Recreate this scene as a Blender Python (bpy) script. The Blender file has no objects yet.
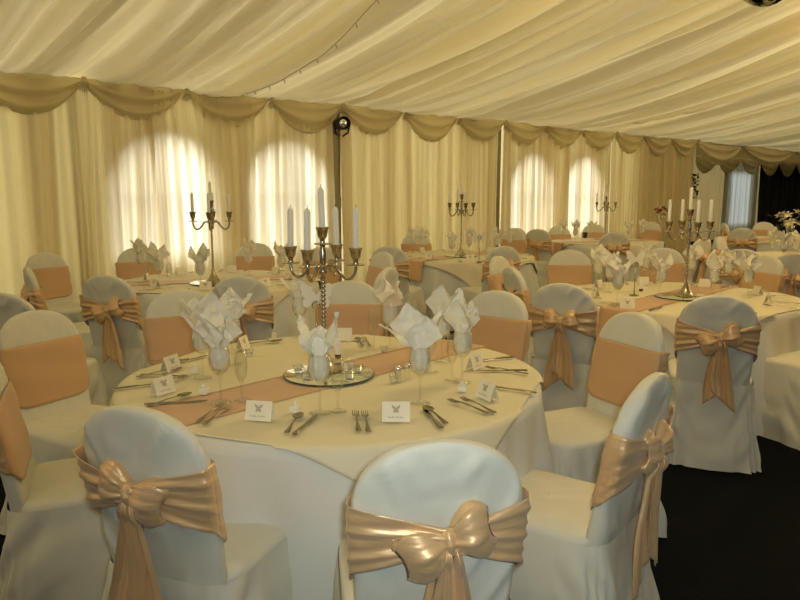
import bpy, bmesh, math, random
from mathutils import Vector, Matrix, noise
PI = math.pi
random.seed(7)
COL = bpy.context.scene.collection

# ------------------------------------------------------------------ camera numbers
F = 710.0
H = 1.48
PITCH = math.atan(108 / F)

def at(px, py, z):
    """point of the photograph on the horizontal plane z -> world x, y"""
    c, s = math.cos(PITCH), math.sin(PITCH)
    u = (px - 400) / F
    v = (300 - py) / F
    dy, dz = c + v * s, -s + v * c
    t = (z - H) / dz
    return t * u, t * dy

# ------------------------------------------------------------------ scene graph helpers
def tag(o, label=None, cat=None, group=None, kind=None):
    if label: o['label'] = label
    if cat: o['category'] = cat
    if group: o['group'] = group
    if kind: o['kind'] = kind
    return o

def empty(name, loc=(0, 0, 0), rz=0.0):
    o = bpy.data.objects.new(name, None)
    o.empty_display_size = 0.1
    COL.objects.link(o)
    o.location = loc
    o.rotation_euler = (0, 0, rz)
    return o

def link(name, me, parent=None, loc=None, rz=0.0):
    o = bpy.data.objects.new(name, me)
    COL.objects.link(o)
    if parent: o.parent = parent
    if loc is not None: o.location = loc
    if rz: o.rotation_euler = (0, 0, rz)
    return o

def copy_tree(o, parent=None):
    c = o.copy()
    COL.objects.link(c)
    c.parent = parent
    for ch in list(o.children):
        copy_tree(ch, c)
    return c

class MB:
    """collects verts and faces for one mesh"""
    def __init__(s):
        s.v = []; s.f = []; s.m = []; s.mi = 0
    def add(s, vs, fs):
        b = len(s.v)
        s.v += [tuple(p) for p in vs]
        for f in fs:
            s.f.append(tuple(b + i for i in f)); s.m.append(s.mi)
    def grid(s, fn, nu, nv, closeu=False, closev=False, flip=False):
        vs = []
        for j in range(nv):
            for i in range(nu):
                vs.append(fn(i, j))
        fs = []
        for j in range(nv if closev else nv - 1):
            for i in range(nu if closeu else nu - 1):
                a = j * nu + i; b = j * nu + (i + 1) % nu
                c = ((j + 1) % nv) * nu + (i + 1) % nu; d = ((j + 1) % nv) * nu + i
                fs.append((d, c, b, a) if flip else (a, b, c, d))
        s.add(vs, fs)
    def cap(s, ring, flip=False):
        n = len(ring)
        s.add(ring, [tuple(range(n))[::-1] if flip else tuple(range(n))])
    def lathe(s, prof, n=24, c=(0, 0, 0), capb=True, capt=True):
        vs = []
        for r, z in prof:
            for i in range(n):
                a = 2 * PI * i / n
                vs.append((c[0] + r * math.cos(a), c[1] + r * math.sin(a), c[2] + z))
        fs = []
        for j in range(len(prof) - 1):
            for i in range(n):
                i2 = (i + 1) % n
                fs.append((j * n + i, j * n + i2, (j + 1) * n + i2, (j + 1) * n + i))
        if capb: fs.append(tuple(range(n))[::-1])
        if capt: fs.append(tuple((len(prof) - 1) * n + i for i in range(n)))
        s.add(vs, fs)
    def box(s, x0, x1, y0, y1, z0, z1, M=None):
        vs = [(x, y, z) for z in (z0, z1) for y in (y0, y1) for x in (x0, x1)]
        if M: vs = [M @ Vector(p) for p in vs]
        s.add(vs, [(0, 2, 3, 1), (4, 5, 7, 6), (0, 1, 5, 4), (2, 6, 7, 3), (0, 4, 6, 2), (1, 3, 7, 5)])
    def tube(s, pts, r, n=8, caps=True):
        pts = [Vector(p) for p in pts]
        rr = r if isinstance(r, (list, tuple)) else [r] * len(pts)
        vs = []
        up = None
        for k, p in enumerate(pts):
            t = (pts[min(k + 1, len(pts) - 1)] - pts[max(k - 1, 0)]).normalized()
            if up is None:
                up = Vector((0, 0, 1)) if abs(t.z) < .9 else Vector((1, 0, 0))
            a = t.cross(up).normalized(); b = t.cross(a).normalized(); up = -b if False else up
            for i in range(n):
                w = 2 * PI * i / n
                vs.append(p + a * rr[k] * math.cos(w) + b * rr[k] * math.sin(w))
        fs = []
        for k in range(len(pts) - 1):
            for i in range(n):
                i2 = (i + 1) % n
                fs.append((k * n + i, (k + 1) * n + i, (k + 1) * n + i2, k * n + i2))
        if caps:
            fs.append(tuple(range(n))); fs.append(tuple((len(pts) - 1) * n + i for i in range(n))[::-1])
        s.add(vs, fs)
    def mesh(s, name, mats, smooth=True, M=None, solid=0.0, sharp=None):
        me = bpy.data.meshes.new(name)
        vs = [M @ Vector(p) for p in s.v] if M else s.v
        me.from_pydata([tuple(p) for p in vs], [], s.f)
        for m in (mats if isinstance(mats, (list, tuple)) else [mats]): me.materials.append(m)
        me.polygons.foreach_set('material_index', s.m)
        bm = bmesh.new(); bm.from_mesh(me)
        bmesh.ops.remove_doubles(bm, verts=bm.verts, dist=1e-5)
        if solid:
            bmesh.ops.recalc_face_normals(bm, faces=bm.faces)
            bmesh.ops.solidify(bm, geom=bm.faces[:], thickness=solid)
        bmesh.ops.recalc_face_normals(bm, faces=bm.faces)
        bm.to_mesh(me); bm.free()
        if smooth:
            me.polygons.foreach_set('use_smooth', [True] * len(me.polygons))
            if sharp: me.set_sharp_from_angle(angle=math.radians(sharp))
        me.update()
        return me

# ------------------------------------------------------------------ materials
def mat(name, base, rough=.6, metal=0., spec=.5, sheen=0., bump=None, var=None, subsurf=0.):
    m = bpy.data.materials.new(name); m.use_nodes = True
    nt = m.node_tree; N = nt.nodes; L = nt.links
    p = N['Principled BSDF']
    p.inputs['Base Color'].default_value = (*base, 1)
    p.inputs['Roughness'].default_value = rough
    p.inputs['Metallic'].default_value = metal
    p.inputs['Specular IOR Level'].default_value = spec
    if sheen:
        p.inputs['Sheen Weight'].default_value = sheen
    tc = N.new('ShaderNodeTexCoord')
    if var:
        sc, amt = var
        nz = N.new('ShaderNodeTexNoise'); nz.inputs['Scale'].default_value = sc; nz.inputs['Detail'].default_value = 3
        mx = N.new('ShaderNodeMix'); mx.data_type = 'RGBA'
        mx.inputs[6].default_value = (*[c * (1 - amt) for c in base], 1)
        mx.inputs[7].default_value = (*[min(1, c * (1 + amt)) for c in base], 1)
        L.new(tc.outputs['Object'], nz.inputs['Vector']); L.new(nz.outputs['Fac'], mx.inputs[0])
        L.new(mx.outputs[2], p.inputs['Base Color'])
    if bump:
        sc, st, stretch = bump
        mp = N.new('ShaderNodeMapping'); mp.inputs['Scale'].default_value = stretch
        nz = N.new('ShaderNodeTexNoise'); nz.inputs['Scale'].default_value = sc; nz.inputs['Detail'].default_value = 2
        bp = N.new('ShaderNodeBump'); bp.inputs['Strength'].default_value = st; bp.inputs['Distance'].default_value = .02
        L.new(tc.outputs['Object'], mp.inputs['Vector']); L.new(mp.outputs['Vector'], nz.inputs['Vector'])
        L.new(nz.outputs['Fac'], bp.inputs['Height']); L.new(bp.outputs['Normal'], p.inputs['Normal'])
    return m

def voile(name, base, trans=.45, tcol=(.95, .93, .82), gather=False, lo=.14, hi=.62):
    """thin curtain cloth: part of the light passes through"""
    m = bpy.data.materials.new(name); m.use_nodes = True
    nt = m.node_tree; N = nt.nodes; L = nt.links
    N.remove(N['Principled BSDF'])
    out = N['Material Output']
    d = N.new('ShaderNodeBsdfDiffuse'); d.inputs['Color'].default_value = (*base, 1)
    t = N.new('ShaderNodeBsdfTranslucent'); t.inputs['Color'].default_value = (*tcol, 1)
    mx = N.new('ShaderNodeMixShader'); mx.inputs[0].default_value = trans
    tc = N.new('ShaderNodeTexCoord'); mp = N.new('ShaderNodeMapping'); mp.inputs['Scale'].default_value = (60, 60, 3)
    nz = N.new('ShaderNodeTexNoise'); nz.inputs['Scale'].default_value = 1.0
    bp = N.new('ShaderNodeBump'); bp.inputs['Strength'].default_value = .25; bp.inputs['Distance'].default_value = .01
    L.new(tc.outputs['Object'], mp.inputs['Vector']); L.new(mp.outputs['Vector'], nz.inputs['Vector'])
    L.new(nz.outputs['Fac'], bp.inputs['Height']); L.new(bp.outputs['Normal'], d.inputs['Normal'])
    if gather:      # gathered cloth: denser and thinner vertical strips along the wall
        m1 = N.new('ShaderNodeMapping'); m1.inputs['Rotation'].default_value = (0, 0, -math.atan2(.6619, .7496))
        m2 = N.new('ShaderNodeMapping'); m2.inputs['Scale'].default_value = (5.5, .01, .12)
        n2 = N.new('ShaderNodeTexNoise'); n2.inputs['Scale'].default_value = 1.0; n2.inputs['Detail'].default_value = 3
        mr = N.new('ShaderNodeMapRange'); mr.inputs[1].default_value = .38; mr.inputs[2].default_value = .62; mr.inputs[3].default_value = lo; mr.inputs[4].default_value = hi
        L.new(tc.outputs['Object'], m1.inputs['Vector']); L.new(m1.outputs['Vector'], m2.inputs['Vector']); L.new(m2.outputs['Vector'], n2.inputs['Vector'])
        L.new(n2.outputs['Fac'], mr.inputs[0]); L.new(mr.outputs[0], mx.inputs[0])
    L.new(d.outputs[0], mx.inputs[1]); L.new(t.outputs[0], mx.inputs[2]); L.new(mx.outputs[0], out.inputs['Surface'])
    return m

def glassmat(name, tint=(1, 1, 1), refl=1.0):
    m = bpy.data.materials.new(name); m.use_nodes = True
    nt = m.node_tree; N = nt.nodes; L = nt.links
    N.remove(N['Principled BSDF'])
    out = N['Material Output']
    t = N.new('ShaderNodeBsdfTransparent'); t.inputs['Color'].default_value = (*tint, 1)
    g = N.new('ShaderNodeBsdfGlossy'); g.inputs['Roughness'].default_value = .03
    lw = N.new('ShaderNodeLayerWeight'); lw.inputs['Blend'].default_value = .35
    mm = N.new('ShaderNodeMath'); mm.operation = 'MULTIPLY'; mm.inputs[1].default_value = .42 * refl
    ad = N.new('ShaderNodeMath'); ad.operation = 'ADD'; ad.inputs[1].default_value = .045
    mx = N.new('ShaderNodeMixShader')
    L.new(lw.outputs['Facing'], mm.inputs[0]); L.new(mm.outputs[0], ad.inputs[0]); L.new(ad.outputs[0], mx.inputs[0])
    L.new(t.outputs[0], mx.inputs[1]); L.new(g.outputs[0], mx.inputs[2]); L.new(mx.outputs[0], out.inputs['Surface'])
    return m

M = {}
M['cover'] = mat('white_polyester', (.70, .69, .585), .6, sheen=.1, bump=(7, .8, (1, 1, .4)))
M['satin'] = mat('copper_satin', (.76, .50, .25), .40, metal=.3, spec=.7, sheen=.3, bump=(8, .40, (.8, .8, 3.5)))
M['satin_tail'] = mat('copper_satin_tails', (.76, .50, .25), .40, metal=.3, spec=.7, sheen=.3, bump=(9, .4, (4, 2, .5)))
M['satin_matte'] = mat('copper_satin_flat', (.63, .39, .195), .5, spec=.45, sheen=.2, bump=(60, .05, (1, 1, 4)))
M['cloth'] = mat('white_linen', (.74, .75, .69), .7, bump=(8, .2, (1, 1, .4)))
M['cream'] = mat('ivory_linen', (.79, .735, .53), .7, bump=(5, .15, (1, 1, 1)))
M['napkin'] = mat('white_napkin', (.86, .83, .70), .75)
M['lining'] = voile('ivory_lining', (.76, .65, .36), .21, (.88, .74, .40), gather=True, lo=.13, hi=.29)
M['valance'] = voile('ivory_valance', (.76, .65, .39), .25, (.9, .85, .6))
M['voile'] = voile('ivory_voile', (.82, .67, .38), .42, (.93, .92, .78), gather=True)
M['sheer'] = voile('pale_sheer', (.40, .43, .42), .22, (.60, .66, .66))
M['tan'] = voile('tan_voile', (.60, .48, .26), .3)
M['black_drape'] = mat('black_drape', (.006, .009, .012), .9)
M['carpet'] = mat('black_carpet', (.004, .005, .007), .98, spec=.1, bump=(150, .3, (1, 1, 1)))
M['pvc'] = voile('white_pvc', (.8, .76, .6), .45, (.95, .9, .7))
M['alu'] = mat('dull_aluminium', (.30, .28, .17), .5, metal=.6)
M['black'] = mat('black_paint', (.01, .01, .012), .4)
M['chrome'] = mat('chrome', (.8, .8, .8), .12, metal=1)
M['pewter'] = mat('aged_silver', (.42, .37, .27), .25, metal=1, var=(60, .25))
M['steel'] = mat('cutlery_steel', (.34, .31, .23), .25, metal=1)
M['candle'] = mat('white_wax', (.86, .85, .78), .45)
M['wick'] = mat('wick', (.10, .08, .06), .9)
M['card'] = mat('cream_card', (.90, .84, .66), .6)
M['ink'] = mat('grey_ink', (.50, .46, .34), .7)
M['glass'] = glassmat('clear_glass', (.99, .995, .985))
M['wax'] = mat('tealight_wax', (.85, .82, .72), .5)
M['mirror'] = mat('mirror', (.80, .84, .76), .02, metal=1)
M['mirror_edge'] = mat('mirror_edge', (.03, .07, .05), .15)
M['favour'] = mat('favour_card', (.90, .86, .74), .5)
M['wood'] = mat('plywood', (.45, .32, .18), .6, var=(8, .2))
M['red'] = mat('red_petals', (.35, .03, .03), .6)
M['green'] = mat('dark_leaf', (.015, .05, .02), .5)
M['lily'] = mat('cream_petals', (.85, .78, .58), .6)
M['blue'] = mat('dark_blue', (.01, .015, .05), .3)
M['amber'] = mat('plum_liquid', (.16, .02, .02), .2)
M['window_frame'] = mat('white_frame', (.8, .8, .8), .4)
M['paint_white'] = mat('white_paint', (.75, .75, .7), .5)

# ------------------------------------------------------------------ setting
W0 = Vector((-3.14, 6.90, 0)); D = Vector((.7496, .6619, 0)); NIN = Vector((.6619, -.7496, 0))
EAVE = 2.50
RIDGE = 6.0
def wp(s, t, z):
    p = W0 + D * s + NIN * t
    return Vector((p.x, p.y, z))
WM = Matrix(((D.x, NIN.x, 0, W0.x), (D.y, NIN.y, 0, W0.y), (0, 0, 1, 0), (0, 0, 0, 1)))  # (s,t,z) -> world

b = MB()
b.add([wp(-9, -4, 0), wp(34, -4, 0), wp(34, 13, 0), wp(-9, 13, 0), wp(-9, -4, -.1), wp(34, -4, -.1), wp(34, 13, -.1), wp(-9, 13, -.1)],
      [(0, 3, 2, 1), (4, 5, 6, 7), (0, 1, 5, 4), (1, 2, 6, 5), (2, 3, 7, 6), (3, 0, 4, 7)])
tag(link('floor', b.mesh('floor', M['carpet'], smooth=False)), 'black carpet covering the marquee floor', None, kind='structure')

# ruched ceiling lining
rnd = random.Random(3)
FOLDS = []
sx = -9.0
while sx < 34:
    FOLDS.append((sx, rnd.uniform(.03, .09), rnd.uniform(.04, .18), rnd.uniform(-.25, .25), rnd.uniform(.3, 1)))
    sx += rnd.uniform(.09, .24)
WIDE = []
sx = -9.0
while sx < 34:
    WIDE.append((sx, rnd.uniform(.10, .28), rnd.uniform(.03, .10) * rnd.choice((1, 1, -.6)), rnd.uniform(-.5, .5)))
    sx += rnd.uniform(.3, .7)
BIG = [(-3 + 3 * k + .1) for k in range(-3, 13)]
def ceil_z(s, t):
    tt = t if t <= RIDGE else 2 * RIDGE - t
    q = tt / RIDGE
    z = EAVE + .02 + 1.42 * q - .10 * math.sin(PI * q)
    # belly between the bay beams
    f = ((s - .1) / 3.0) % 1.0
    z -= .09 * math.sin(PI * f) * (.35 + .65 * math.sin(PI * q * .9 + .1))
    d = 0
    for c, w, a, sk, st in FOLDS:
        cc = c + sk * (q - .3) + .05 * math.sin(tt * .9 + c * 3)
        e = (s - cc) / w
        if -3 < e < 3:
            d -= a * math.exp(-e * e) * (.45 + .55 * math.sin(PI * min(1, q * 1.2 + .08) * (.4 + .6 * st)))
    for c, w, a, sk in WIDE:
        e = (s - c - sk * (q - .3) - .08 * math.sin(tt * .6 + c)) / w
        if -3 < e < 3: d -= a * math.exp(-e * e) * math.sin(PI * min(1, q * .9 + .06))
    d += .012 * noise.noise(Vector((s * 1.5, tt * .6, 4)))
    d *= min(1, q * 7 + .12)
    # crease pulled up to the beam at each bay line
    for c in BIG:
        e = (s - c) / .10
        if -3 < e < 3: d += .05 * math.exp(-e * e)
    return z + d
b = MB()
ns, ntt = 1500, 49
sv = [-9 + (34 + 9) * i / (ns - 1) for i in range(ns)]
tv = [RIDGE * 2 * j / (ntt - 1) for j in range(ntt)]
b.grid(lambda i, j: wp(sv[i], tv[j] - .06 * (j == 0) + .0, ceil_z(sv[i], tv[j])), ns, ntt)
tag(link('ceiling', b.mesh('ceiling', M['lining'])), 'ruched ivory lining of the marquee roof', None, kind='structure')

# outer side wall with arched window openings (bays 0-3 and 6-9)
WINS = [(.85, 1.10), (2.34, 1.08), (6.85, 1.0), (8.25, 1.0)]
def arch_pts(c, w, z0, z1, n=14):
    r = w / 2
    pts = [(c - r, z0), (c - r, z1 - r)]
    pts += [(c - r * math.cos(PI * k / n), z1 - r + r * math.sin(PI * k / n)) for k in range(1, n)]
    pts += [(c + r, z1 - r), (c + r, z0)]
    return pts
WZ0, WZ1 = .85, 2.10
b = MB()
T0, T1 = -.06, -.03
def wall_rect(b, s0, s1, z0, z1, t0=T0, t1=T1):
    b.box(s0, s1, t0, t1, z0, z1, WM)
edges = [-9.0]
for c, w in WINS: edges += [c - w / 2, c + w / 2]
edges.append(12.1)
for k in range(0, len(edges), 2): wall_rect(b, edges[k], edges[k + 1], 0, EAVE + .05)
for c, w in WINS:
    wall_rect(b, c - w / 2, c + w / 2, 0, WZ0)
    ap = arch_pts(c, w, WZ0, WZ1)
    for k in range(1, len(ap) - 2):
        (s0, z0), (s1, z1) = ap[k], ap[k + 1]
        vs = [wp(s0, T0, z0), wp(s1, T0, z1), wp(s1, T0, EAVE + .05), wp(s0, T0, EAVE + .05),
              wp(s0, T1, z0), wp(s1, T1, z1), wp(s1, T1, EAVE + .05), wp(s0, T1, EAVE + .05)]
        b.add(vs, [(0, 1, 2, 3), (7, 6, 5, 4), (0, 4, 5, 1), (3, 2, 6, 7), (0, 3, 7, 4), (1, 5, 6, 2)])
tag(link('wall_left', b.mesh('wall_left', M['pvc'], smooth=False)), 'outer marquee side wall behind the ivory curtains', None, kind='structure')
for n, (c, w) in enumerate(WINS):
    b = MB()
    ap = arch_pts(c, w, WZ0, WZ1)
    b.tube([wp(s, -.045, z) for s, z in ap] + [wp(ap[0][0], -.045, ap[0][1])], .02, 6)
    for q in (0,):
        b.box(c + q * w - .01, c + q * w + .01, -.05, -.04, WZ0, WZ1 - .1, WM)
    for z in (1.45,):
        b.box(c - w / 2, c + w / 2, -.05, -.04, z - .01, z + .01, WM)
    o = tag(link('window_%d' % (n + 1), b.mesh('window', M['window_frame'])), None, None, kind='structure')
    g = MB(); g.cap([wp(s, -.035, z) for s, z in ap])
    link('pane', g.mesh('pane', M['glass'], smooth=False), o)

# annex wall far behind the opening, with one window, and the gable that closes the hall
AT = -3.0
b = MB()
AWS = (20.5, 22.4)
b.box(10.0, AWS[0], AT - .06, AT - .03, 0, EAVE, WM); b.box(AWS[1], 34, AT - .06, AT - .03, 0, EAVE, WM)
b.box(AWS[0], AWS[1], AT - .06, AT - .03, 0, .5, WM); b.box(AWS[0], AWS[1], AT - .06, AT - .03, 2.15, EAVE, WM)
b.box(10.0, 10.05, AT, -.06, 0, EAVE, WM)
tag(link('wall_back', b.mesh('wall_back', M['pvc'], smooth=False)), 'side wall of the adjoining tent', None, kind='structure')
b = MB(); b.box(34, 34.06, AT, 12, 0, 4.2, WM)
tag(link('wall_right', b.mesh('wall_right', M['black_drape'], smooth=False)), 'dark end wall of the marquee', None, kind='structure')
b = MB(); b.box(10, 34, AT - .06, .02, EAVE + .02, EAVE + .06, WM)
tag(link('trim_1', b.mesh('trim', M['lining'], smooth=False)), 'flat lining of the adjoining tent roof', None, kind='structure')
# far long side of the marquee beyond the camera
b = MB(); b.box(6, 34, 12.0, 12.06, 0, EAVE, WM)
tag(link('wall_front', b.mesh('wall_front', M['lining'], smooth=False)), 'marquee side wall behind the camera', None, kind='structure')

# curtains
def curtain(name, s0, s1, m, t=.15, z0=.02, z1=EAVE - .02, amp=.036, per=.13, seed=1, label='', pull=0, group=None):
    r = random.Random(seed)
    n = int((s1 - s0) / .012)
    ph = [r.uniform(0, 6.28) for _ in range(6)]
    def fn(i, j):
        u = i / (n - 1); s = s0 + (s1 - s0) * u; z = z0 + (z1 - z0) * j / 23
        q = (z1 - z) / (z1 - z0)
        d = amp * (.5 + .5 * q) * (math.sin(2 * PI * s / per + ph[0] + 1.7 * math.sin(s * 2.3 + ph[1])) + .55 * math.sin(2 * PI * s / (per * .43) + ph[2] + .6 * q)
                     + .6 * math.sin(2 * PI * s / (per * 2.7) + ph[3] + q))
        ss = s + .02 * math.sin(3 * q + 2 * PI * s / .5 + ph[4])
        ss += pull * q * (u if pull < 0 else (1 - u))
        return wp(ss, t + d, z)
    b = MB(); b.grid(fn, n, 24)
    o = link(name, b.mesh(name, m))
    return tag(o, label, 'curtain', group)
curtain('curtain', -5.9, .03, M['voile'], seed=2, amp=.03, per=.22, label='ivory curtain at the far left of the draped wall, no window behind')
curtain('curtain', -.01, .78, M['voile'], seed=4, pull=-.05, label='ivory curtain left of the narrow bright gap in the left window')
curtain('curtain', .66, 1.9, M['voile'], seed=5, pull=.12, t=.18, label='ivory curtain lit by daylight right of the bright gap, behind the left rear table')
curtain('curtain', 1.88, 2.96, M['voile'], seed=6, per=.16, label='ivory curtain glowing with the arched window just left of the dark pole with the spotlight')
curtain('curtain', 3.11, 6.02, M['voile'], seed=7, per=.12, amp=.022, label='plain ivory curtain between the two dark poles')
curtain('curtain', 6.10, 7.62, M['voile'], seed=8, per=.14, label='ivory curtain with bright window right of the second dark pole')
curtain('curtain', 7.60, 8.98, M['voile'], seed=9, per=.14, label='ivory curtain with bright window behind the far table candelabra')
curtain('curtain', 9.04, 12.05, M['voile'], seed=10, per=.13, amp=.022, label='plain ivory curtain right of the last bright window')
curtain('curtain', 12.2, 20.75, M['tan'], t=AT + .10, seed=11, per=.3, label='tan curtain in the adjoining tent, left of the bluish window')
curtain('curtain', 20.2, 22.7, M['sheer'], t=AT + .12, seed=12, per=.3, label='bluish white sheer curtain over the window of the adjoining tent')
curtain('curtain', 22.15, 22.95, M['tan'], t=AT + .10, seed=13, per=.3, label='narrow tan curtain between the bluish window and the black drapes')
curtain('curtain', 22.85, 33.8, M['black_drape'], t=AT + .14, seed=14, per=.5, amp=.05, label='black drape closing the far right of the adjoining tent')

# swagged valances
def swag(parent, s0, s1, t, z, drop, seed, m):
    r = random.Random(seed)
    w = s1 - s0; nu, nv = 33, 27
    ph = r.uniform(0, 6.28); dr = drop * r.uniform(.93, 1.07)
    sk = r.uniform(-.03, .03)
    def fn(i, j):
        u = i / (nu - 1); v = j / (nv - 1)
        x = s0 + w * u
        cat = 1 - abs(2 * u - 1 + sk * v) ** 2.1
        zz = z - v * (dr * cat + .035)
        # folds follow the sag
        fold = .045 * math.sin(v * 4.6 * PI + ph) * (.25 + .75 * v) * (cat ** .5 if cat > 0 else 0)
        tt = t + .03 + .07 * math.sin(PI * min(1, v * 1.0)) * max(cat, 0) + fold
        return wp(x, tt, zz + .01 * fold)
    b = MB(); b.grid(fn, nu, nv)
    # rolled hem
    hem = [fn(i, nv - 1) for i in range(nu)]
    b.tube(hem, [.006 + .012 * math.sin(PI * i / (nu - 1)) for i in range(nu)], 7)
    return link('swag', b.mesh('swag', m), parent)
def knot(parent, s, t, z, m):
    b = MB()
    for k in range(-2, 3):
        b.tube([wp(s + k * .004, t + .08, z + .01), wp(s + k * .012, t + .10, z - .04), wp(s + k * .022, t + .07, z - .11 - .01 * (2 - abs(k)))], [.012, .011, .005], 7)
    return link('gather', b.mesh('gather', m), parent)
va = tag(empty('swagged_valance', wp(3, .05, EAVE)), 'long ivory valance of draped swags along the top of the curtained wall', 'valance')
vaM = va
def keep_world(o, par):
    o.parent = par
    o.matrix_parent_inverse = Matrix.Translation(-Vector(par.location))
knots = [-3.9 + k for k in range(0, 17)]
for k in range(len(knots) - 1):
    keep_world(swag(None, knots[k], knots[k + 1], .13, EAVE + .03, .31, k, M['valance']), va)
for s in knots: keep_world(knot(None, s, .13, EAVE + .02, M['valance']), va)
vb = tag(empty('swagged_valance', wp(14, .05, EAVE)), 'ivory valance of wider swags over the opening at the right', 'valance')
kn2 = [12.1, 14.3, 17.4, 21.0, 24.6]
for k in range(len(kn2) - 1):
    keep_world(swag(None, kn2[k], kn2[k + 1], .10, EAVE + .03, .40, 40 + k, M['valance']), vb)
for s in kn2[1:]: keep_world(knot(None, s, .10, EAVE + .02, M['valance']), vb)
vc = tag(empty('swagged_valance', wp(18, AT, EAVE)), 'far ivory valance in the adjoining tent above the bluish window', 'valance')
for k in range(12):
    keep_world(swag(None, 11.6 + 1.5 * k, 13.1 + 1.5 * k, AT + .38, EAVE + .0, .42, 60 + k, M['valance']), vc)

# marquee poles
def pole(s, label, hw=.05):
    b = MB(); b.box(s - hw, s + hw, -.02, .11, 0, EAVE, WM)
    o = tag(link('marquee_pole', b.mesh('marquee_pole', M['alu'], smooth=False)), label, 'pole')
    return o
pole(.0, 'slim dull metal pole between curtains left of the bright window', .025)
p1 = pole(3.04, 'olive metal pole with a spotlight at its top', .075)
b = MB(); b.tube([wp(2.965, .12, 2.15), wp(2.965, .12, 1.4), wp(2.97, .12, .05)], .018, 6)
tag(link('black_cable', b.mesh('black_cable', M['black'])), 'black cable running down the pole below the spotlight', 'cable')
b = MB(); b.box(2.98, 3.10, .07, .14, 1.28, 1.42, WM)
tag(link('socket_box', b.mesh('socket_box', M['alu'], smooth=False)), 'small metal socket box on the pole below the spotlight', 'socket')
pole(6.06, 'second olive metal pole, near the middle of the draped wall')
pole(9.01, 'third slim pole, between the last bright window and the plain curtain')
b = MB(); b.lathe([(.022, 0), (.022, EAVE)], 12, wp(12.15, .12, 0))
tag(link('marquee_pole', b.mesh('marquee_pole', M['paint_white'])), 'white pole with ivy where the draped wall ends at the right', 'pole')
ivr = random.Random(5); b = MB()
for k in range(90):
    z = ivr.uniform(1.35, 1.85); a = ivr.uniform(0, 6.28); r0 = ivr.uniform(.04, .12)
    c = wp(12.15, .12, z) + Vector((r0 * math.cos(a), r0 * math.sin(a), 0))
    d1 = Vector((ivr.uniform(-1, 1), ivr.uniform(-1, 1), ivr.uniform(-1, 1))).normalized() * .035
    d2 = Vector((ivr.uniform(-1, 1), ivr.uniform(-1, 1), ivr.uniform(-1, 1))).normalized() * .03
    b.add([c - d1, c + d2, c + d1, c - d2], [(0, 1, 2, 3)])
tag(link('ivy_spray', b.mesh('ivy_spray', M['green'], solid=.002)), 'dark green ivy spray tied to the white pole at the end of the draped wall', 'ivy')

# spotlight on the first pole
sp = tag(empty('spotlight', wp(3.03, .27, 2.29), 0), 'small black spotlight with a chrome lens clipped to the top of the pole', 'spotlight')
dirv = (Vector((.55, -1, -.02))).normalized()
Rm = dirv.to_track_quat('Z', 'Y').to_matrix().to_4x4()
b = MB(); b.lathe([(.02, -.13), (.06, -.12), (.075, -.06), (.076, .05), (.079, .055), (.079, .07), (.074, .07), (.07, .03)], 24, capt=False)
o = link('housing', b.mesh('housing', M['black'], M=Rm, sharp=40), sp)
b = MB(); b.lathe([(.072, .03), (.06, .045), (.03, .055), (.004, .058)], 24)
link('lens', b.mesh('lens', M['chrome'], M=Rm), sp)
b = MB(); b.tube([(-.09, .0, 0), (-.09, .1, -.10), (-.02, .2, -.14)], .012, 6); b.tube([(.09, .0, 0), (.06, .1, -.10), (-.02, .2, -.14)], .012, 6)
link('bracket', b.mesh('bracket', M['black']), sp)

# mirror ball under the lining
bx = at(767, 10, 3.5)
BL = Vector((2.96, 6.05, 3.205))
mb_ = tag(empty('mirror_ball', BL), 'mirror ball hanging below the ceiling lining at the top right', 'mirror ball')
bm = bmesh.new(); bmesh.ops.create_uvsphere(bm, u_segments=28, v_segments=16, radius=.235)
me = bpy.data.meshes.new('ball'); bm.to_mesh(me); bm.free()
mbm = mat('mirror_facets', (.30, .30, .20), .08, metal=1, var=(12, .6)); me.materials.append(mbm)
link('ball', me, mb_)
b = MB(); b.tube([(0, 0, .23), (0, 0, .6)], .006, 6); link('chain', b.mesh('chain', M['chrome']), mb_)

# strings of unlit fairy lights following the lining
def string_lights(s, t0, t1, ds, label):
    o = None
    pts = []
    n = 60
    for k in range(n):
        t = t0 + (t1 - t0) * k / (n - 1)
        ss = s + ds * (t - t0) / (t1 - t0)
        z = min(ceil_z(ss + e, t) for e in (-.03, 0, .03)) - .012
        pts.append(wp(ss, t + .02, z))
    b = MB(); b.tube(pts, .0035, 5)
    o = link('string_lights', b.mesh('string_lights', M['ink']))
    for k in range(3, n, 4):
        b2 = MB(); p = pts[k]; b2.tube([p, p + Vector((.012, 0, -.035))], .005, 5)
        link('bulb', b2.mesh('bulb', M['ink']), o)
    tag(o, label, 'string lights')
string_lights(1.5, .15, 4.4, -.25, 'thin wire of tiny unlit lights along the ceiling above the left window')
string_lights(-1.5, .15, 4.0, -.1, 'thin wire of tiny unlit lights at the upper left corner of the ceiling')
string_lights(4.6, .4, 5.0, -.2, 'thin wire of tiny unlit lights across the middle of the ceiling')

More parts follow.
